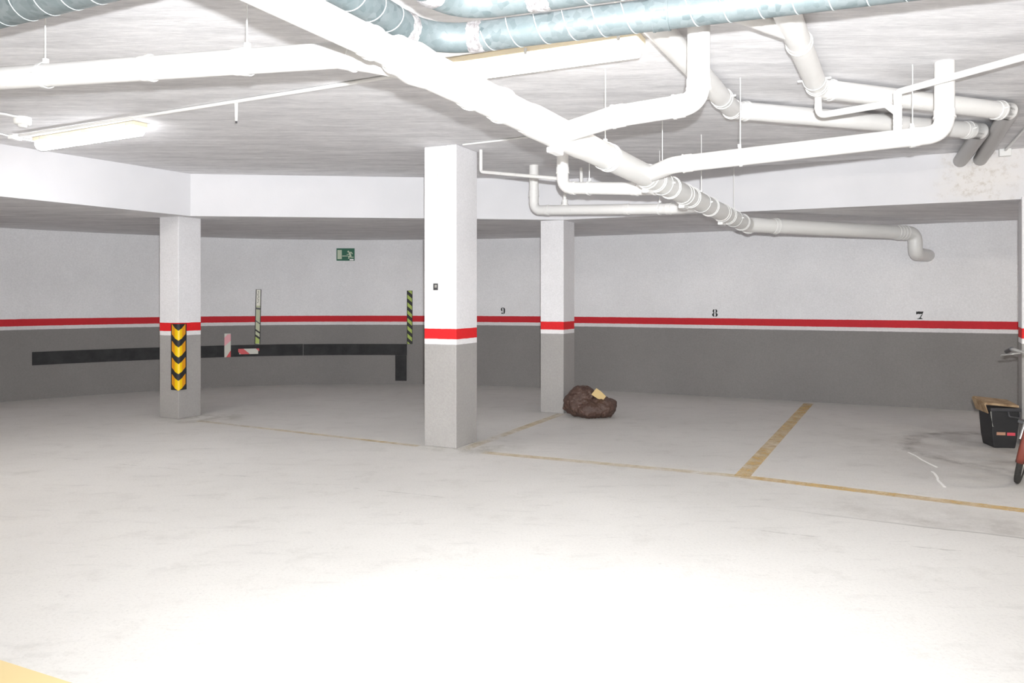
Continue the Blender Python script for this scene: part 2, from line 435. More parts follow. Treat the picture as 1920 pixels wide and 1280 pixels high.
# lime marker
o, t, nn = frame_at(768.3, 1.087); mb = MB(); w, h = .092, .868
mb.prism([(-w/2,-h/2),(w/2,-h/2),(w/2,h/2),(-w/2,h/2)], o, t, Zv, nn, .001, .006, 0)
y = -h/2-.02
while y < h/2+.05:
    q = clip_stripe(w*.80, h-.006, y, .065, .063)
    if q: mb.prism(q, o, t, Zv, nn, .004, .0075, 1)
    y += .127
tag(mb.build('hazard_marker', [M_blk, M_lime]), 'upright black and lime green striped marker on the wall, right of the exit sign', 'hazard marker')
# faded marker with a paper note
o, t, nn = frame_at(483.7, 1.10); tl = (Zv+t*.022).normalized(); mb = MB(); w, h = .086, .875
mb.prism([(-w/2,-h/2),(w/2,-h/2),(w/2,h/2),(-w/2,h/2)], o, t, tl, nn, .001, .006, 0)
mb.prism([(-w*.36,-h/2+.01),(w*.36,-h/2+.0),(w*.36,h/2-.26),(-w*.36,h/2-.26)], o, t, tl, nn, .004, .0072, 1)
for y, th in ((-.36,.035),(-.27,.03),(-.12,.02),(.11,.03)):
    q = clip_stripe(w*.72, h-.006, y, -.045 if y < 0 else -.01, th)
    q = [(-p[0], p[1]) for p in q][::-1]
    if q: mb.prism(q, o, t, tl, nn, .005, .0078, 2 if y > -.2 else 0)
mb.prism([(-w*.36,-h/2+.012),(w*.36,-h/2+.012),(w*.30,-h/2+.09),(-w*.36,-h/2+.12)], o, t, tl, nn, .005, .0076, 3)
rt = thing('hazard_marker', 'faded striped marker with a white paper note, above the red and white tapes', 'hazard marker', o)
ob = mb.build('marker_board', [M_blk, M_limew, M_dark, M_lime], rt)
mb = MB(); mb.prism([(-w*.36,h/2-.26),(w*.36,h/2-.26),(w*.36,h/2-.006),(-w*.36,h/2-.006)], o, t, tl, nn, .007, .009, 0)
random.seed(9)
for i in range(9):
    yy = h/2-.03-i*.022; xx = -.012+.006*math.sin(i*2.1)
    mb.prism([(xx,yy),(xx+.016+.006*math.cos(i*3),yy+.004),(xx+.017,yy-.006),(xx+.003,yy-.008)], o, t, tl, nn, .0085, .0096, 1)
tag(mb.build('paper_note', [M_paper, M_ink], rt), 'white note with black handwriting')
# red and white tapes
o, t, nn = frame_at(426.5, .655); mb = MB(); w, h = .094, .372
R4 = lambda w, h: [(-w/2,-h/2),(w/2,-h/2),(w/2,h/2),(-w/2,h/2)]
mb.prism(R4(w,h), o, t, Zv, nn, .014, .0165, 0)
mb.prism([(-w/2,-.01),(w*.5,.07),(w/2,h/2-.012),(.0,h/2-.012),(-w/2,.12)], o, t, Zv, nn, .0155, .0172, 1)
mb.prism([(-w*.22,-h/2),(w/2,-h/2),(w/2,-.08)], o, t, Zv, nn, .0155, .0172, 2)
tag(mb.build('barrier_tape', [M_wtape, M_pink, M_redt]), 'short upright strip of faded pink and white tape crossing the black strip', 'tape')
o, t, nn = frame_at(462.5, .552); mb = MB(); w, h = .40, .086
mb.prism(R4(w,h), o, t, Zv, nn, .014, .0165, 0)
mb.prism([(-w*.44,h/2),(-w*.12,h/2),(w*.12,-h/2),(-w*.22,-h/2)], o, t, Zv, nn, .0155, .0172, 1)
mb.prism([(w*.34,h/2),(w*.5,h/2),(w*.5,-.01)], o, t, Zv, nn, .0155, .0172, 1)
tag(mb.build('barrier_tape', [M_wtape, M_redt]), 'level strip of red and white diagonal tape stuck on the black strip', 'tape')
# exit sign
o, t, nn = frame_at(648, 2.108); w, h = .292, .202
rt = thing('exit_sign', 'green emergency exit sign with a running figure high on the back wall', 'sign', o)
mb = MB(); mb.prism(R4(w,h), o, t, Zv, nn, .001, .006, 0); mb.build('sign_plate', M_green, rt)
mb = MB()
def S(pts): return [((p[0]-300)/850*w-w/2, h/2-(p[1]-390)/590*h) for p in pts][::-1]
mb.prism(S([(345,470),(550,470),(550,905),(345,905)]), o, t, Zv, nn, .005, .0075, 0)
mb.build('door_pictogram', M_lum, rt)
mb = MB()
mb.prism(S([(575,735),(860,742),(860,768),(575,775)]), o, t, Zv, nn, .005, .0075)
mb.prism(S([(820+45*math.cos(a*PI/5)+38, 545+45*math.sin(a*PI/5)) for a in range(10)]), o, t, Zv, nn, .005, .0075)
mb.prism(S([(870,585),(950,560),(1010,770),(925,790)]), o, t, Zv, nn, .005, .0078)
mb.prism(S([(940,550),(1010,560),(1070,650),(1030,665),(985,600),(945,600)]), o, t, Zv, nn, .005, .0075)
mb.prism(S([(890,600),(915,650),(880,695),(780,695),(775,670),(865,665)]), o, t, Zv, nn, .005, .0075)
mb.prism(S([(930,750),(1005,755),(980,790),(1105,795),(1105,830),(950,835)]), o, t, Zv, nn, .005, .0075)
mb.prism(S([(860,750),(930,760),(900,880),(850,885)]), o, t, Zv, nn, .005, .0075)
mb.build('running_figure_pictogram', M_lum, rt)
mb = MB(); mb.prism(S([(920,890),(1105,890),(1105,965),(920,965)]), o, t, Zv, nn, .005, .0075); mb.build('sign_label', M_white, rt)

# bay numbers: fat-faced stencil figures
def arcpts(cx, cy, rx, ry, a0, a1, k=12): return [(cx+rx*math.cos(math.radians(a0+(a1-a0)*i/k)), cy+ry*math.sin(math.radians(a0+(a1-a0)*i/k))) for i in range(k+1)]
def digit(px, zc, hh, polys, label):
    o, t, nn = frame_at(px, zc); mb = MB()
    for q in polys:
        mb.prism([(p[0]*hh, p[1]*hh) for p in q], o, t, Zv, nn, .001, .003)
    tag(mb.build('bay_number', M_ink), label, 'number')
def cres(cx, cy, rx, ry, ix, iy, a0, a1): return arcpts(cx,cy,rx,ry,a0,a1)+arcpts(cx,cy,ix,iy,a1,a0)
g8 = [cres(-.03,.24,.27,.26,.07,.22,100,255), cres(.03,.24,.27,.26,.07,.22,80,-75),
      cres(-.03,-.24,.33,.27,.08,.22,110,262), cres(.03,-.24,.33,.27,.08,.22,70,-82)]
digit(1340.5, (wz(1340,580)+wz(1340,593))/2, .108, g8, 'black stencil number 8 above the red stripe on the back wall')
g9 = [cres(-.04,.20,.27,.30,.06,.25,85,270), arcpts(-.02,.16,.36,.34,95,-5)+[(.34,-.1),(.28,-.36),(.12,-.5),(.06,-.49),(.10,-.2),(.10,.1)]+arcpts(-.02,.2,.12,.27,0,90,6),
      arcpts(-.12,-.36,.12,.13,0,340)]
digit(943, (wz(943,576.5)+wz(943,588.5))/2, .106, g9, 'black stencil number 9 above the red stripe, between the two middle columns')
g7 = [[(-.40,.5),(-.30,.46),(-.1,.5),(.15,.47),(.42,.5),(.38,.30),(.28,.16),(.12,.18),(0,.14),(-.18,.18),(-.36,.10),(-.42,.14)],
      [(.28,.16),(.36,.2),(.22,-.1),(.12,-.3),(.02,-.30),(.12,-.05)], [(.02,-.3),(.12,-.3),(.22,-.40),(.34,-.45),(.34,-.5),(-.30,-.5),(-.30,-.46),(-.12,-.40)]]
digit(1724.5, (wz(1724,583.5)+wz(1724,598))/2, .098, g7, 'black stencil number 7 above the red stripe, below the elbow pipe')

# ------------------------------------------------------------------ corner guard on the left column
def guard():
    t = thing('corner_guard', 'black rubber corner guard with yellow chevrons on the left column', 'corner guard', (CL.x, CL.y, .33))
    nl = -V; nr_ = U       # outward normals of the two faces
    def prof(s, off):
        R = .03; A = .5*PI*R
        if abs(s) <= A/2:      # rounded nose
            a = (s/A)*PI/2; c = CL - nl*(R-.0) - nr_*(R-.0)
            d = (nl+nr_).normalized(); ang = a
            dd = Matrix.Rotation(ang, 3, 'Z') @ d
            return c + nl*.008 + nr_*.008 + dd*(R+off-.002)
        if s < 0: return CL - nr_*(R+(-s-A/2)) + nl*(off+.006)
        return CL - nl*(R+(s-A/2)) + nr_*(off+.006)
    W = .098; z0, z1 = .335, 1.10; ss = [-W+2*W*i/20 for i in range(21)]
    mb = MB(); vs = []
    for s in ss:
        for (off, z) in ((-.004, z0), (.008, z0), (.008, z1), (-.004, z1)): p = prof(s, off); vs.append((p.x, p.y, z))
    fs = []
    for i in range(20): a = 4*i; b = a+4; fs += [(a,b,b+1,a+1),(a+1,b+1,b+2,a+2),(a+2,b+2,b+3,a+3),(a+3,b+3,b,a)]
    fs += [(0,1,2,3),(80,81,82,83)]
    mb.add(vs, fs); mb.build('guard_body', M_blk, t)
    for k in range(4):
        zb = z0+.012+k*.193; mb = MB(); vs = []; W2 = .080
        sl = .95
        ss2 = [-W2+2*W2*i/20 for i in range(21)]
        for s in ss2:
            lo = zb+abs(s)*sl-.02; hi = lo+.115
            hi = min(hi, z1-.004)
            for (off, z) in ((.006, lo), (.0115, lo), (.0115, hi), (.006, hi)): p = prof(s, off); vs.append((p.x, p.y, z))
        fs = []; mi = []
        for i in range(20):
            a = 4*i; b = a+4
            mb.add([], [])
            for q in [(a,b,b+1,a+1),(a+1,b+1,b+2,a+2),(a+2,b+2,b+3,a+3),(a+3,b+3,b,a)]:
                fs.append(q); mi.append(1 if abs(ss2[i]+W2/20) > .036 else 0)  # chevron sides get the duller tone, angle falloff put into the colour
        fs += [(0,1,2,3),(80,81,82,83)]; mi += [1, 1]
        mb.v = [tuple(v) for v in vs]; mb.f = [list(q) for q in fs]; mb.m = mi; mb.sm = [False]*len(fs)
        mb.build('yellow_chevron', [M_yelr, M_yelside], t)
guard()

# switch and trunking on the near column
sw = CC - U*.190 - V*.0
def onface(s, z): return CC - U*s + Vector((0,0,z))
t = thing('light_switch', 'small dark grey square light switch in a white box on the nearest column', 'switch', onface(.19, 1.5))
mb = MB(); mb.box(onface(.186, 1.505)-V*.018, .082, .036, .072, U, V); bevel(mb.build('switch_box', M_white, t), .004)
mb = MB(); mb.box(onface(.200, 1.505)-V*.038, .050, .006, .062, U, V); bevel(mb.build('switch_frame', M_dark, t), .002)
mb = MB(); mb.box(onface(.196, 1.510)-V*.042, .022, .006, .026, U, V, mi=0); mb.build('switch_rocker', M_steel, t)
mb = MB(); mb.tube([onface(.186, 1.54)-V*.011, onface(.186, ZUP-.13)-V*.011, onface(.155, ZUP-.05)-V*.011, onface(.10, ZUP-.012)-V*.011], .010, 12)
t2 = tag(mb.build('conduit', M_white), 'thin white conduit running up the nearest column from the light switch', 'conduit')

# ------------------------------------------------------------------ drain pipes
def pt_on(A, B, px):
    k = (px-CX)/F; fa, fb = A.x-k*A.y, B.x-k*B.y; t = fa/(fa-fb); return A.lerp(B, t)
def along(path, d):
    for a, b in zip(path, path[1:]):
        L = (b-a).length
        if d <= L: return a+(b-a)*(d/L), (b-a).normalized()
        d -= L
    return path[-1], (path[-1]-path[-2]).normalized()
def ring(mb, p, d, r, w, mi=0):
    """collar: a short sleeve with rounded lips round an axis point"""
    mb.tube([p-d*w/2, p-d*w*.38, p-d*w*.3, p+d*w*.3, p+d*w*.38, p+d*w/2], r, 28, mi, radii=[r*.97, r*1.0, r*.995, r*.995, r*1.0, r*.97])
def socket(parent, p, d, r, w=.07, name='socket', m=None):
    mb = MB(); ring(mb, p, d, r*1.075, w); mb.tube([p+d*(w/2-.006), p+d*(w/2+.006)], r*1.13, 28)
    return mb.build(name, m or M_pvc, parent)
def hanger(p, d, r, label, ztop=ZUP, group='rod hangers holding the ceiling pipes'):
    t = thing('pipe_hanger', label, 'pipe hanger', (p.x, p.y, p.z+r), group=None)
    mb = MB(); mb.tube([Vector((p.x, p.y, p.z+r+.0)), Vector((p.x, p.y, ztop))], .0036, 8);
    mb.build('threaded_rod', M_white, t)
    mb = MB(); side = d.cross(Zv).normalized(); up = side.cross(d).normalized()
    pts = [p+side*((r+.004)*math.cos(a*2*PI/28))+up*((r+.004)*math.sin(a*2*PI/28)) for a in range(28)]
    # flat clamp band as a swept sleeve
    vs = []; k = 28
    for q in pts:
        o = (q-p).normalized()
        for (a, b) in ((-.010, 0), (.010, 0), (.010, .004), (-.010, .004)): vs.append(q+d*a+o*b)
    fs = []
    for i in range(k):
        a = 4*i; b = 4*((i+1) % k); fs += [(a,b,b+1,a+1),(a+1,b+1,b+2,a+2),(a+2,b+2,b+3,a+3),(a+3,b+3,b,a)]
    mb.add(vs, fs); mb.box(p+up*(r+.014), .02, .02, .026, d, side, up)
    mb.box(p+side*(r+.012), .02, .022, .012, d, side, up); mb.box(p-side*(r+.012), .02, .022, .012, d, side, up)
    mb.build('clamp', M_white, t)

# main collector: near length (slimmer), then wider after the first junction, then under the low slab
MA = at(600, 33, .95); MBn = at(1400, 421, .79)
mdir = (MBn-MA).normalized()
M0 = MA - mdir*2.9
def onmain(px): return pt_on(MA, MBn, px)
RA, RB, RC = .058, .088, .080
main = thing('drain_pipe', 'thick white main drain pipe crossing the ceiling diagonally and turning into the back wall', 'pipe', tuple(M0))
mb = MB(); j1 = onmain(770)
mb.tube([M0, j1], RA, 32); mb.build('near_pipe_length', M_pvc, main)
mb = MB(); j2 = onmain(1066); mb.tube([onmain(742), j2+mdir*.06], RB*.86, 36); mb.build('middle_pipe_length', M_pvc, main)
wallp, wt, wn = wall_at(1741)
E1 = at(1716, 437, .775); E1b = Vector((E1.x, E1.y, H+.53)); WE = Vector((wallp.x, wallp.y, H+.54))-Vector((wn.x, wn.y, 0))*.05
mb = MB(); path = fillet([j2, MBn, E1, E1b, WE], [.14, .13, .12], 10)
mb.tube(path, RC, 36); mb.build('far_pipe_length', M_pvcg, main)
# reducer / wye bodies
mb = MB(); mb.tube([onmain(730), onmain(742), onmain(775), onmain(800)], RB, 36, radii=[RA*1.05, RA*1.2, RB*.98, RB*.9]); mb.build('reducer', M_pvc, main)
mb = MB(); mb.tube([onmain(985), onmain(1000), onmain(1088), onmain(1098)], RB, 36, radii=[RB*.88, RB*.97, RB*.97, RB*.92]); mb.build('wye_fitting', M_pvc, main)
for px, w, r in ((690,.05,RA),(880,.05,RB*.87),(935,.05,RB*.87),(1140,.03,RC),(1212,.05,RC),(1228,.03,RC),(1256,.025,RC),(1281,.06,RC),(1294,.035,RC),(1330,.025,RC),(1353,.05,RC),(1364,.035,RC),(1390,.03,RC),(1403,.04,RC)):
    socket(main, onmain(px), mdir, r, w, 'collar', M_pvc if px < 1200 else M_pvcg)
d2 = (E1-MBn).normalized()
for px in (1452, 1683, 1694):
    socket(main, pt_on(MBn, E1, px), d2, RC, .05, 'collar', M_pvcg)
side = mdir.cross(Zv).normalized()
for px in (1222, 1288, 1359, 1050):
    p = onmain(px); mb = MB(); mb.box(p-Zv*(RC+.012)-side*.03, .12, .05, .03, mdir, side, Zv); bevel(mb.build('clamp_lug', M_white, main), .006)
# white elbow collar ring at the wall
mb = MB(); nd = Vector((wn.x, wn.y, 0)); 
for k, px in enumerate((500, 1135, 1242, 1315, 1376)):
    if px > 500:
        p = onmain(px)
    else: p = MA - mdir*.55
    hanger(p, mdir, RC if px > 1100 else RA, ['rod hanger on the main drain pipe nearest the camera', 'rod hanger on the main drain pipe just past the first big junction', 'rod hanger on the main drain pipe between its two big junctions', 'rod hanger on the main drain pipe where the two low branches join', 'farthest rod hanger on the main drain pipe, by the low ceiling'][k])

def branch(label, pts, r, radii, sockets=(), m=None, name='drain_pipe'):
    t = thing(name, label, 'pipe', tuple(pts[0]))
    path = fillet(pts, radii, 10)
    mb = MB(); mb.tube(path, r, 30); mb.build('pipe_length', m or M_pvc, t)
    for (a, b, f, w) in sockets:
        A, B = Vector(pts[a]), Vector(pts[b]); d = (B-A).normalized(); socket(t, A.lerp(B, f), d, r, w)
    return t
# long left branch
P2 = [at(-160, 158, 1.155), at(640, 103, 1.045), at(700, 112, 1.0), onmain(800)]
branch('long white drain pipe running in from the left edge to the main pipe', P2, .056, [.15, .12], [(0,1,.60,.05),(0,1,.80,.05),(1,2,.2,.07)])
dP2 = (P2[1]-P2[0]).normalized()
for px, l in ((85, 'left'), (463, 'right')):
    hanger(pt_on(P2[0], P2[1], px), dP2, .056, f'{l} of the two rod hangers on the long pipe from the left edge')
# branch with the big elbow right of the lamp
q = at(1310, 193, .955); J = onmain(1050)
P3 = [Vector((q.x, q.y, ZUP)), q, at(1150, 219, .925), J]
branch('white drain pipe dropping beside the middle lamp and bending left into the main pipe', P3, .055, [.10, .10], [(0,1,.80,.05),(1,2,.22,.05),(1,2,.93,.06)])
# long right branch
q = atY(1771, 250, 4.66); 
P4 = [Vector((q.x, q.y, ZUP)), q, at(1262, 309, .885), onmain(1212)]
branch('long white drain pipe dropping at the right and running left into the main pipe', P4, .056, [.11, .10], [(0,1,.72,.05),(1,2,.10,.05),(1,2,.94,.06)])
d4 = (P4[2]-P4[1]).normalized()
for px, l in ((1388,'middle'),(1711,'right')):
    hanger(pt_on(P4[1], P4[2], px), d4, .056, f'{l} rod hanger on the long pipe that drops at the right')
# low branches on the left of the main pipe
q = atY(1055, 352, 6.5)
P5 = [Vector((q.x, q.y, ZUP)), q, at(1215, 354, .862), onmain(1262)]
branch('white drain pipe bending right above the column foot bag, upper of the two low branches', P5, .051, [.10, .10], [(0,1,.70,.05),(1,2,.12,.04),(1,2,.85,.05)])
P5[0]
q = atY(1001, 394, 8.29)
P6 = [Vector((q.x, q.y, ZUP)), q, at(1275, 391, .855), onmain(1328)]
branch('lowest and farthest white branch pipe, dropping beside the far column and running right', P6, .051, [.10, .10], [(0,1,.62,.06),(1,2,.10,.04),(1,2,.66,.05),(1,2,.93,.05)], M_pvc)
d5 = (P5[2]-P5[1]).normalized(); d6 = (P6[2]-P6[1]).normalized()
hanger(pt_on(P5[1], P5[2], 1105), d5, .051, 'rod hanger on the upper of the two low branch pipes')
hanger(pt_on(P6[1], P6[2], 1237), d6, .051, 'rod hanger on the lowest branch pipe')
# ceiling-hugging pipes at the right that enter the beam
def beam_hit(px):
    k = (px-CX)/F; Y = 9.56/(1+.46*k)
    return Y
DZC = 1.35
h7 = atY(1801, 299, beam_hit(1801)); h7.z = H+DZC-.0; h8 = atY(1839, 296, beam_hit(1839)); h8.z = H+DZC
P7 = [at(1130, -62, DZC), at(1374, 206, DZC), at(1840, 246, DZC), h7+V*.08]
t7 = branch('white pipe tight under the ceiling, lower of the pair that turn into the beam', P7[:3], .064, [.10], [(0,1,.86,.05),(0,1,.985,.03),(1,2,.04,.04),(1,2,.93,.05)])
mb = MB(); mb.tube(fillet([P7[2]-(P7[2]-P7[1]).normalized()*.10, P7[2], P7[3]], .07), .064, 30); mb.build('beam_entry_length', M_pvcd, t7)
P8 = [at(1440, -60, DZC), at(1534, 166, DZC), at(1893, 209, DZC), h8+V*.08]
t8 = branch('white pipe under the ceiling from the metal duct, upper of the pair entering the beam', P8[:3], .062, [.10], [(0,1,.50,.05),(0,1,.95,.04),(1,2,.05,.04),(1,2,.93,.05)])
mb = MB(); mb.tube(fillet([P8[2]-(P8[2]-P8[1]).normalized()*.10, P8[2], P8[3]], .07), .062, 30); mb.build('beam_entry_length', M_pvcd, t8)
a = pt_on(P8[0], P8[1], 1490); mb = MB(); mb.tube([a, a+Vector((-.55,-.42,0))], .05, 26); mb.build('side_inlet', M_pvc, t8)
def saddle(p, d, r, label, s=1):
    t = thing('pipe_saddle', label, 'pipe clamp', (p.x, p.y, ZUP))
    side = d.cross(Zv).normalized(); mb = MB(); vs = []; k = 18
    for i in range(k+1):
        a = PI+PI*i/k; o = side*math.cos(a)+Zv*math.sin(a)
        for (u_, v_) in ((-.011,0),(.011,0),(.011,.004),(-.011,.004)): vs.append(p+o*(r+.003+v_)+d*u_)
    fs = []
    for i in range(k): a = 4*i; b = a+4; fs += [(a,b,b+1,a+1),(a+1,b+1,b+2,a+2),(a+2,b+2,b+3,a+3),(a+3,b+3,b,a)]
    fs += [(0,1,2,3),(4*k,4*k+1,4*k+2,4*k+3)]
    mb.add(vs, fs)
    mb.build('strap', M_white, t)
    for s in (-1, 1):
        mb = MB(); mb.tube([p+side*s*(r+.003), p+side*s*(r+.035)], .007, 10); mb.build('bolt', M_white, t)
saddle(pt_on(P7[0],P7[1],1352), (P7[1]-P7[0]).normalized(), .064, 'white pipe clamp on the lower ceiling pipe beside the big drop pipe')
saddle(pt_on(P8[0],P8[1],1527), (P8[1]-P8[0]).normalized(), .062, 'white pipe clamp near the bend of the upper ceiling pipe')
saddle(pt_on(P8[1],P8[2],1868), (P8[2]-P8[1]).normalized(), .062, 'white pipe clamp near the beam end of the upper ceiling pipe')
saddle(pt_on(P7[1],P7[2],1812), (P7[2]-P7[1]).normalized(), .064, 'white pipe clamp near the beam end of the lower ceiling pipe')
# condensate pipes
r0 = pt_on(P4[1], P4[2], 1683)
rt_ = Vector((r0.x, r0.y, H+(HZ-174)/F*r0.y)); kd = at(1661, 195, 1.19); 
tee = Vector((r0.x, r0.y, H+(HZ-212)/F*r0.y))
t9 = thing('condensate_pipe', 'thin white pipe rising off the right drain pipe and running to the right edge', 'pipe', tuple(r0))
mb = MB(); mb.tube([r0+Zv*.04, rt_], .024, 20); mb.build('riser', M_pvc, t9)
mb = MB(); mb.tube(fillet([rt_-Zv*.03, rt_+Zv*.005, at(1925, 94, 1.268)+Vector((.3,-.25,.02))], .03), .020, 20); mb.build('sloping_length', M_pvc, t9)
for z in (.06, .10): socket(t9, r0+Zv*z, Zv, .024, .03)
socket(t9, tee, Zv, .024, .06, 'tee_fitting'); socket(t9, rt_-Zv*.02, Zv, .024, .04)
q = P8[1]-Zv*.05; q2 = atY(1536, 217, q.y); q2.x = q.x
branch('thin white trap pipe from the ceiling pipe bend down and right to the riser', [q, q2, kd, tee], .021, [.05, .03], [(0,1,.5,.03)], name='condensate_pipe')
p0 = atY(899, 322, 7.42); p0.x = -.300
branch('thin white pipe from the nearest column to the upper low branch pipe', [Vector((p0.x, p0.y, ZUP)), p0, atY(1050, 335, 6.62)], .016, [.04], (), name='condensate_pipe')
s0 = pt_on(P6[1], P6[2], 1059)
tz = thing('condensate_pipe', 'short thin stub pipe rising from the lowest branch pipe', 'pipe', tuple(s0))
mb = MB(); mb.tube(fillet([s0+Zv*.04, s0+Zv*.24, s0+Zv*.24+Vector((.17,-.04,0)), s0+Zv*.44+Vector((.17,-.04,0))], .03), .018, 18); mb.build('stub_length', M_pvc, tz)
mb = MB(); mb.tube([s0+Zv*.045, s0+Zv*.105], .030, 20); mb.tube([s0+Zv*.045, s0+Zv*.06], .04, 20); mb.build('stub_socket', M_pvc, tz)

# ------------------------------------------------------------------ metal ducts
def duct(label, pts, R, r, seam_segs, tapes, step=.125):
    t = thing('spiral_duct', label, 'duct', tuple(pts[0]))
    path = fillet(pts, R, 14); mb = MB(); mb.tube(path, r, 40); mb.build('duct_tube', M_galv, t)
    for (A, B, hand) in seam_segs:
        A, B = Vector(A), Vector(B); d = (B-A).normalized(); L = (B-A).length; s = d.cross(Zv).normalized(); up = s.cross(d)
        n = int(L/step*26); hp = [A+d*(i/26*step)+s*(r*1.002*math.cos(hand*i/26*2*PI))+up*(r*1.002*math.sin(hand*i/26*2*PI)) for i in range(n)]
        mb = MB(); mb.tube(hp, .0024, 6); mb.build('seam', M_seam, t)
    for (p, d, w) in tapes:
        mb = MB(); k = 44; n = 8; random.seed(int(abs(p.x)*100)); d = d.normalized(); s = d.cross(Zv).normalized(); up = s.cross(d)
        vs = []
        for j in range(n+1):
            for i in range(k):
                a = 2*PI*i/k; rr = r+.003+.004*abs(mnoise.noise(Vector((i*.6, j*.9, p.x*9))))+(.0 if 0 < j < n else -.004)
                ww = w*(j/n-.5)+.008*mnoise.noise(Vector((i*.5, j*.3, 5)))
                vs.append(p+d*ww+s*(rr*math.cos(a))+up*(rr*math.sin(a)))
        fs = [(j*k+i, j*k+(i+1) % k, (j+1)*k+(i+1) % k, (j+1)*k+i) for j in range(n) for i in range(k)]
        mb.add(vs, fs, 0, True); mb.build('foil_tape', M_foil, t)
    return t
DZ = 1.15; ZD = H+DZ
cor = Vector((-.284, 3.43, ZD)) - Vector((1, -.36, 0)).normalized()*.085; ul = Vector((1, -.36, 0)).normalized(); vl = V.normalized()
a0 = cor - vl*3.2; a1 = cor + ul*4.2
L = .165
duct('long galvanised spiral duct hanging lowest, bending from the diagonal to the right', [a0, cor, a1], .27, .064,
     [(a0, cor-vl*L*1.5, 1), (cor+ul*L*1.6, a1, -1)], [(cor-vl*L*1.25, vl, .075), (cor+ul*L*1.35, ul, .07)])
mb = MB(); p = pt_on(cor, a1, 1240); 
cp = bpy.data.objects['spiral_duct']; mb.tube([p-ul*.03, p+ul*.03], .068, 40); mb.tube([p-ul*.034, p-ul*.026], .070, 40); mb.tube([p+ul*.026, p+ul*.034], .070, 40); mb.build('duct_coupling', M_galv, cp)
off = .235; cor2 = cor + (ul*1.0)*(off*1.1) - vl*(off*1.13) + Zv*.04
b0 = cor2 - vl*3.0; b1 = cor2 + ul*3.6
duct('second galvanised spiral duct running inside the bend of the first, nearer the camera', [b0, cor2, b1], .22, .064,
     [(b0, cor2-vl*L*1.5, 1), (cor2+ul*L*3.2, b1, -1)], [(cor2-vl*L*1.2, vl, .08), (cor2+ul*L*2.2, ul, .09), (cor2+ul*L*4.6, ul, .06)])
dd = Vector((-2.10, 3.12, H+1.2)); e0 = dd-U*2.2; e1 = dd+U*2.6
duct('wide galvanised spiral duct in the top left corner of the frame', [e0, e1], .1, .098, [(e0, e1, 1)], [], step=.135)

# ------------------------------------------------------------------ lamps, boxes and conduits on the ceiling
def lamp(A, B, w, h, label, mdiff):
    A = Vector((A.x, A.y, 0)); B = Vector((B.x, B.y, 0)); d = (B-A).normalized(); s = Vector((-d.y, d.x, 0)); c = (A+B)/2; L = (B-A).length
    t = thing('ceiling_lamp', label, 'lamp', (c.x, c.y, ZUP))
    mb = MB(); mb.box(Vector((c.x,c.y,ZUP-.018)), L, w, .036, d, s, Zv); bevel(mb.build('lamp_housing', M_cream, t), .006)
    prof = [(-w*.47, 0), (-w*.45, -h*.5), (-w*.32, -h*.9), (0, -h), (w*.32, -h*.9), (w*.45, -h*.5), (w*.47, 0)]
    mb = MB(); mb.prism(prof, Vector((c.x,c.y,ZUP-.036))-d*(L*.485), s, Zv, d, 0, L*.97, 0, False); bevel(mb.build('diffuser', mdiff, t), .01, 2)
    for k in (-.42, 0, .42):
        for sd in (-1, 1):
            mb = MB(); mb.box(Vector((c.x,c.y,ZUP-.03))+d*(k*L)+s*(sd*w*.5), .018, .006, .036, d, s, Zv); mb.build('clip', M_steel, t)
    return t
LA = at(74, 270, 1.38); LB = at(264, 240, 1.38)
lamp(LA, LB, .13, .075, 'lit fluorescent batten lamp on the ceiling at the left', M_lamp1)
q = at(1203, 84, 1.37)
lamp(q-U*1.30, q, .17, .085, 'lit fluorescent lamp on the ceiling just below the metal duct, behind the main pipe', M_lamp2)
def onceil(px, py, d=.015): return at(px, py, ZUP-H-d)
def conduit(label, pts, r=.011, R=.03, name='conduit'):
    mb = MB(); mb.tube(fillet(pts, R) if len(pts) > 2 else pts, r, 12)
    return tag(mb.build(name, M_white), label, 'conduit')
conduit('long thin white conduit on the ceiling running from the left lamp towards the main pipe', [onceil(36, 254), onceil(443, 190), onceil(720, 146), onceil(1010, 96)], .013)
conduit('thin white conduit on the ceiling from the nearest column top to the right', [onceil(868, 271, .012), onceil(1010, 255, .012), onceil(1075, 240, .012)], .009)
p = onceil(443, 192); t = thing('conduit_drop', 'short white stub hanging under the long ceiling conduit', 'conduit', tuple(p))
mb = MB(); mb.tube([p, p-Zv*.135], .010, 14, radii=[.014, .009]); mb.build('stub', M_white, t)
mb = MB(); mb.tube([p-Zv*.130, p-Zv*.15], .007, 12); mb.build('stub_tip', M_dark, t)
p = at(42, 220, ZUP-H); t = thing('smoke_detector', 'round white smoke detector on the ceiling at the left edge', 'detector', tuple(p))
mb = MB(); mb.tube([p, p-Zv*.015, p-Zv*.05, p-Zv*.06], .06, 28, radii=[.062,.064,.06,.045]); mb.build('detector_base', M_white, t)
mb = MB(); mb.tube([p-Zv*.058, p-Zv*.074, p-Zv*.08], .03, 24, radii=[.034,.03,.02]); mb.build('detector_head', M_white, t)
conduit('curved white cable reaching the smoke detector from the left edge', [onceil(-40, 208), onceil(10, 214), onceil(32, 219)], .010)
p = onceil(28, 258, .02); d_ = (onceil(60,266)-onceil(0,250)).normalized(); d_.z = 0
mb = MB(); mb.box(p, .11, .055, .04, d_, Vector((-d_.y, d_.x, 0)), Zv); bevel(tag(mb.build('junction_box', M_white), 'small white junction box beside the left end of the left lamp', 'junction box'), .008)
conduit('white cable from the left edge through the small junction box to the left lamp', [onceil(-40, 240), onceil(5, 252), onceil(28, 258), onceil(62, 264), LA+Vector((.05,0,.03))], .008)
Yb = beam_hit(1884); bx = Vector(((1884-CX)/F*Yb, Yb, ZUP-.03)); bn = Vector((rdir.y, -rdir.x, 0))
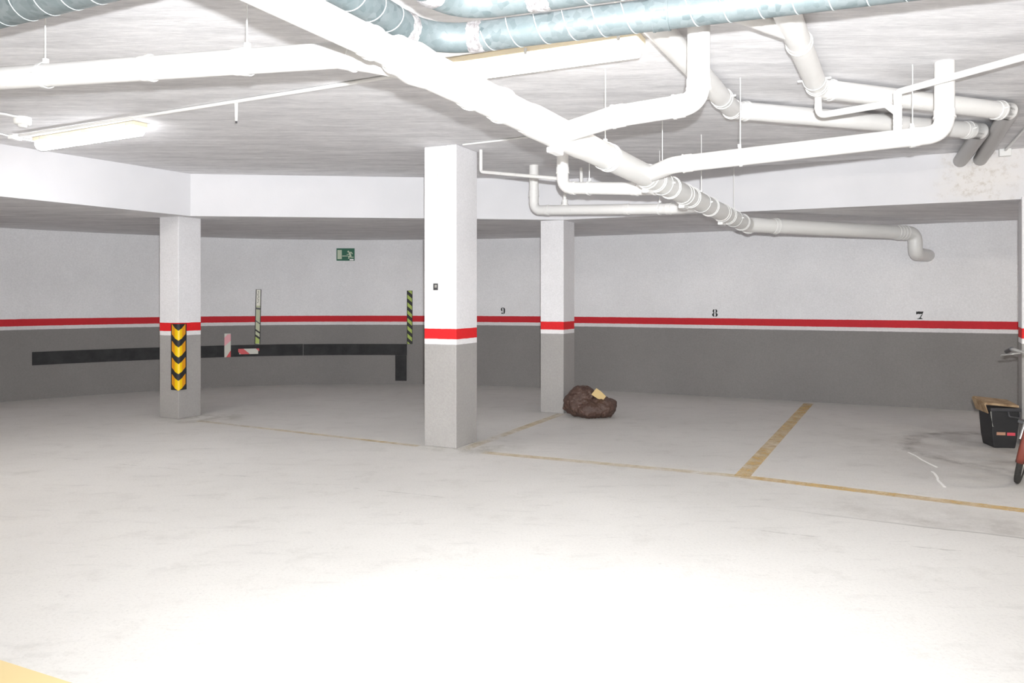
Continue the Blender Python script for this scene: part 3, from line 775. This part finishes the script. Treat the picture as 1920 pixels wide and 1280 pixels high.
if bn.y > 0: bn = -bn
rd3 = Vector((rdir.x, rdir.y, 0)); bq = Vector((BL[1].x, BL[1].y, 0)); s_ = (bx-bq).dot(rd3); bx = bq+rd3*s_+bn*.03+Zv*(ZUP-.035)
mb = MB(); mb.box(bx, .10, .06, .07, rd3, bn, Zv); bevel(tag(mb.build('junction_box', M_white), 'white junction box at the top of the beam near the right edge', 'junction box'), .005)
conduit('thin grey conduit on the ceiling from the beam junction box past the right edge', [bx+bn*.03+Zv*.02, bx+bn*.3+Zv*.022, bx-V*3.0+Zv*.022], .012)

# ------------------------------------------------------------------ bag, card, crate
def bag():
    bm = bmesh.new()
    bases = [((.80,9.10,.15),(.19,.19,.15)), ((.84,9.10,.255),(.155,.15,.105)), ((1.06,9.03,.12),(.165,.17,.125)), ((.92,8.98,.10),(.20,.15,.10)), ((.76,9.05,.20),(.10,.12,.10))]
    for c, s in bases:
        r = bmesh.ops.create_icosphere(bm, subdivisions=4, radius=1)
        for v in r['verts']: v.co = Vector((c[0]+v.co.x*s[0], c[1]+v.co.y*s[1], c[2]+v.co.z*s[2]))
    for v in bm.verts: v.co.z = max(v.co.z, .002)
    me = bpy.data.meshes.new('rubbish_bag'); bm.to_mesh(me); bm.free()
    o = bpy.data.objects.new('rubbish_bag', me); C.objects.link(o); me.materials.append(M_bag)
    rm = o.modifiers.new('r', 'REMESH'); rm.mode = 'VOXEL'; rm.voxel_size = .009; rm.use_smooth_shade = True
    sm = o.modifiers.new('s', 'SMOOTH'); sm.iterations = 6
    tx = bpy.data.textures.new('crumple', 'CLOUDS'); tx.noise_scale = .09; tx.noise_depth = 3
    dm = o.modifiers.new('d', 'DISPLACE'); dm.texture = tx; dm.strength = .032; dm.mid_level = .55; dm.texture_coords = 'GLOBAL'
    tx2 = bpy.data.textures.new('folds', 'MUSGRAVE'); tx2.noise_scale = .05
    dm2 = o.modifiers.new('d2', 'DISPLACE'); dm2.texture = tx2; dm2.strength = .010; dm2.mid_level = .4; dm2.texture_coords = 'GLOBAL'
    tag(o, 'crumpled dark brown plastic rubbish bag lying against the foot of a column', 'bag')
bag()
c0 = Vector((1.01, 8.93, .275)); ax = Vector((.8,-.1,-.48)).normalized(); ay = Vector((.35,-.3,.85)).normalized()
ay = (ay-ax*ay.dot(ax)).normalized(); nz = ax.cross(ay)
mb = MB(); mb.prism([(-.075,-.045),(.07,-.05),(.08,.03),(.0,.05),(-.065,.055)], c0, ax, ay, nz, -.003, .003)
tag(mb.build('card_scrap', M_tan), 'small tan card scrap sticking out of the top of the brown bag', 'card')

def crate():
    Y = 7.16; X0, X1 = (1866-CX)/F*Y, (1903-CX)/F*Y
    xc = (X0+X1)/2; base = Vector((xc, Y, 0))
    ax = Vector((.985, -.17, 0)); ay = Vector((.17, .985, 0))
    t = thing('storage_crate', 'tapered black plastic crate with a brown cardboard cover standing beside the right column', 'crate', tuple(base))
    c = base + ay*.13
    def ringp(w, d, z, cc=c): return [cc+ax*(i*w/2)+ay*(j*d/2)+Zv*z for (i, j) in ((-1,-1),(1,-1),(1,1),(-1,1))]
    mb = MB(); lv = [(.185,.24,.0),(.215,.26,.10),(.235,.28,.27),(.245,.29,.37)]
    vs = []
    for w, d, z in lv: vs += ringp(w, d, z)
    fs = [(3,2,1,0)]
    for k in range(len(lv)-1):
        for i in range(4): a = 4*k+i; b = 4*k+(i+1) % 4; fs.append((a, b, b+4, a+4))
    k = 4*(len(lv)-1); fs.append((k,k+1,k+2,k+3)); mb.add(vs, fs); bevel(mb.build('crate_body', M_blk, t), .008)
    mb = MB(); vs = ringp(.262,.31,.345)+ringp(.266,.315,.375); mb.add(vs, [(3,2,1,0),(4,5,6,7)]+[(i,(i+1)%4,4+(i+1)%4,4+i) for i in range(4)]); bevel(mb.build('crate_rim', M_dark, t), .004)
    f0 = c - ay*.135
    mb = MB(); mb.tube(fillet([f0+ax*.02-ay*.01+Zv*.34, f0+ax*.02-ay*.03+Zv*.30, f0+ax*.115-ay*.03+Zv*.285, f0+ax*.118-ay*.01+Zv*.33], .015), .008, 12); mb.build('crate_handle', M_dark, t)
    g = c - ay*.132
    mb = MB(); mb.box(g-ax*.036+Zv*.135, .075, .006, .028, ax, ay); mb.build('tan_label_patch', M_tanlab, t)
    mb = MB(); mb.box(g+ax*.050+Zv*.133, .07, .006, .028, ax, ay); mb.build('red_label_patch', M_redlab, t)
    l = c-ax*.119
    mb = MB(); mb.box(g-ax*.112+Zv*.27, .010, .008, .14, ax, ay, (Zv-ax*.12).normalized()); mb.build('white_side_strip', M_wtape, t)
    t2 = thing('cardboard_cover', 'worn brown cardboard piece lying over the top of the black crate', 'cardboard', tuple(c+Zv*.376))
    mb = MB(); q = [c-ax*.165-ay*.12+Zv*.40, c+ax*.12-ay*.13+Zv*.378, c+ax*.13+ay*.14+Zv*.40, c-ax*.17+ay*.15+Zv*.43]
    vs = q+[p+Zv*.022 for p in q]; mb.add(vs, [(3,2,1,0),(4,5,6,7)]+[(i,(i+1)%4,4+(i+1)%4,4+i) for i in range(4)]); bevel(mb.build('cover_top', M_card, t2), .004)
    mb = MB(); q = [c-ax*.165-ay*.12+Zv*.41, c-ax*.17+ay*.15+Zv*.44, c-ax*.140+ay*.13+Zv*.33, c-ax*.136-ay*.12+Zv*.32]
    vs = q+[p-ax*.01 for p in q]; mb.add(vs, [(3,2,1,0),(4,5,6,7)]+[(i,(i+1)%4,4+(i+1)%4,4+i) for i in range(4)]); mb.build('side_flap', M_card, t2)
crate()

# ------------------------------------------------------------------ bicycle, mostly beyond the right edge
def bike():
    root = thing('bicycle', 'old bicycle with a chrome handlebar and maroon mudguards leaning at the right edge', 'bicycle', (3.835, 5.83, 0), local=True)
    root.rotation_euler = (-math.radians(12), 0, math.atan2(-.78, -.62))
    def B(mb, name, m, par=root):
        o = mb.build(name, m); o.parent = par; return o
    def wheel(cx, nm):
        r = .33; k = 48; mb = MB(); mb.tube([Vector((cx+(r-.02)*math.cos(2*PI*i/k), 0, r+(r-.02)*math.sin(2*PI*i/k))) for i in range(k)], .021, 12, closed=True)
        w_ = B(mb, nm, M_tyre)
        mb = MB(); mb.tube([Vector((cx+(r-.045)*math.cos(2*PI*i/k), 0, r+(r-.045)*math.sin(2*PI*i/k))) for i in range(k)], .011, 8, closed=True); B(mb, 'rim', M_steel, w_)
        mb = MB()
        for i in range(28):
            a = 2*PI*i/28; s = 1 if i % 2 else -1
            mb.tube([Vector((cx+.015*math.cos(a+.5), .025*s, r+.015*math.sin(a+.5))), Vector((cx+(r-.05)*math.cos(a), 0, r+(r-.05)*math.sin(a)))], .0013, 5)
        mb.tube([Vector((cx,-.045,r)), Vector((cx,.045,r))], .016, 14); B(mb, 'spokes_and_hub', M_steel, w_)
        mb = MB(); R = r+.022; vs = []; n = 26; a0, a1 = (-.35, 2.55) if cx == 0 else (.4, 3.6)
        for i in range(n+1):
            a = a0+(a1-a0)*i/n
            for (y, d) in ((-.028,-.012),(-.015,.0),(.015,.0),(.028,-.012)): vs.append((cx+(R+d)*math.cos(a), y, r+(R+d)*math.sin(a)))
        fs = [(4*i+j, 4*i+j+1, 4*i+j+5, 4*i+j+4) for i in range(n) for j in range(3)]
        mb.add(vs, fs, 0, True); o = B(mb, 'mudguard', M_maroon); s = o.modifiers.new('s', 'SOLIDIFY'); s.thickness = .003
    wheel(0, 'front_wheel'); wheel(-1.02, 'rear_wheel')
    mb = MB()
    for s in (-1, 1): mb.tube(fillet([Vector((0, .05*s, .33)), Vector((-.05, .045*s, .50)), Vector((-.13, .03*s, .70))], .1), .011, 12)
    mb.tube([Vector((-.12,0,.68)), Vector((-.20,0,.93))], .014, 12); B(mb, 'fork', M_steel)
    mb = MB(); hd = Vector((-.145,0,.74)); st = Vector((-.72,0,.72)); bb = Vector((-.60,0,.30))
    for a, b, r in ((Vector((-.13,0,.70)), Vector((-.175,0,.85)), .019), (hd, bb, .016), (Vector((-.165,0,.82)), Vector((-.70,0,.66)), .014), (bb, Vector((-.74,0,.82)), .015)): mb.tube([a, b], r, 14)
    for s in (-1, 1):
        mb.tube([bb+Vector((0,.03*s,0)), Vector((-1.02,.06*s,.33))], .009, 10); mb.tube([Vector((-.70,.02*s,.66)), Vector((-1.02,.06*s,.33))], .008, 10)
    B(mb, 'frame', M_maroon)
    mb = MB(); mb.tube(fillet([Vector((-.36,-.30,.93)), Vector((-.24,-.26,.965)), Vector((-.17,-.10,.955)), Vector((-.19,0,.94)), Vector((-.17,.10,.955)), Vector((-.24,.26,.965)), Vector((-.36,.30,.93))], .05), .0115, 14)
    B(mb, 'handlebar', M_steel)
    for s in (-1, 1):
        mb = MB(); mb.tube([Vector((-.25,.265*s,.964)), Vector((-.38,.304*s,.925))], .017, 14); B(mb, 'grip', M_dark)
        mb = MB(); mb.tube(fillet([Vector((-.20,.20*s,.95)), Vector((-.17,.25*s,.93)), Vector((-.24,.32*s,.90)), Vector((-.32,.33*s,.885))], .03), .006, 10); B(mb, 'brake_lever', M_steel)
    mb = MB(); mb.prism([(-.14,-.075),(-.02,-.07),(.06,-.025),(.15,-.012),(.15,.012),(.06,.025),(-.02,.07),(-.14,.075)], Vector((-.77,0,.86)), Vector((1,0,0)), Vector((0,1,0)), Zv, -.02, .035); bevel(B(mb, 'saddle', M_dark), .012)
    mb = MB(); mb.tube([bb+Vector((0,-.06,0)), bb+Vector((0,.06,0))], .014, 12); mb.tube([bb+Vector((0,-.05,0)), bb+Vector((0,-.05,0))+Vector((.005,0,0))], .0, 6)
    mb.tube([bb+Vector((0,-.06,0)), bb+Vector((-.16,-.07,.05))], .009, 10); mb.tube([bb+Vector((0,.06,0)), bb+Vector((.16,.07,-.05))], .009, 10)
    mb.box(bb+Vector((-.16,-.10,.05)), .09, .07, .022); mb.box(bb+Vector((.16,.11,-.05)), .09, .07, .022); B(mb, 'crank_and_pedals', M_dark)
bike()

# ------------------------------------------------------------------ light, camera, world
fl_ = bpy.data.lights.new('camera_flash', 'SPOT'); fl_.energy = 1080; fl_.shadow_soft_size = .022
fl_.spot_size = math.radians(135); fl_.spot_blend = 1.0; fl_.color = (.965, .985, 1)
fo = bpy.data.objects.new('camera_flash', fl_); C.objects.link(fo); fo.location = (.04, -.02, H+.15)
fo.rotation_euler = (math.radians(106), 0, 0)
# unseen ceiling battens added as fill light, behind the camera and beyond the frame
for (x, y, l) in ((-4.5, -1.5, 'unseen fill batten added behind the camera on its left'), (3.8, -1.8, 'unseen fill batten added behind the camera on its right'), (6.3, 4.3, 'unseen fill batten added just beyond the right edge of the frame'),
               (-5.6, 4.0, 'unseen fill batten added just beyond the left edge of the frame'), (0, -1.6, 'unseen fill batten added straight behind the camera')):
    L_ = Vector((x, y, 0)); lamp(L_-U*.6, L_+U*.6, .13, .075, l, M_fill)
w = bpy.data.worlds.new('w'); bpy.context.scene.world = w; w.use_nodes = True
w.node_tree.nodes['Background'].inputs[0].default_value = (.5, .5, .5, 1); w.node_tree.nodes['Background'].inputs[1].default_value = .3
cam = bpy.data.cameras.new('cam'); co = bpy.data.objects.new('cam', cam); C.objects.link(co)
co.location = (0, 0, H); co.rotation_euler = (PI/2, 0, 0)
cam.lens = 27; cam.sensor_width = 36; cam.shift_y = -(640-HZ)/1920; cam.clip_start = .01
sc = bpy.context.scene; sc.camera = co
sc.view_settings.view_transform = 'Standard'; sc.view_settings.look = 'None'; sc.view_settings.gamma = 1; sc.view_settings.exposure = .97
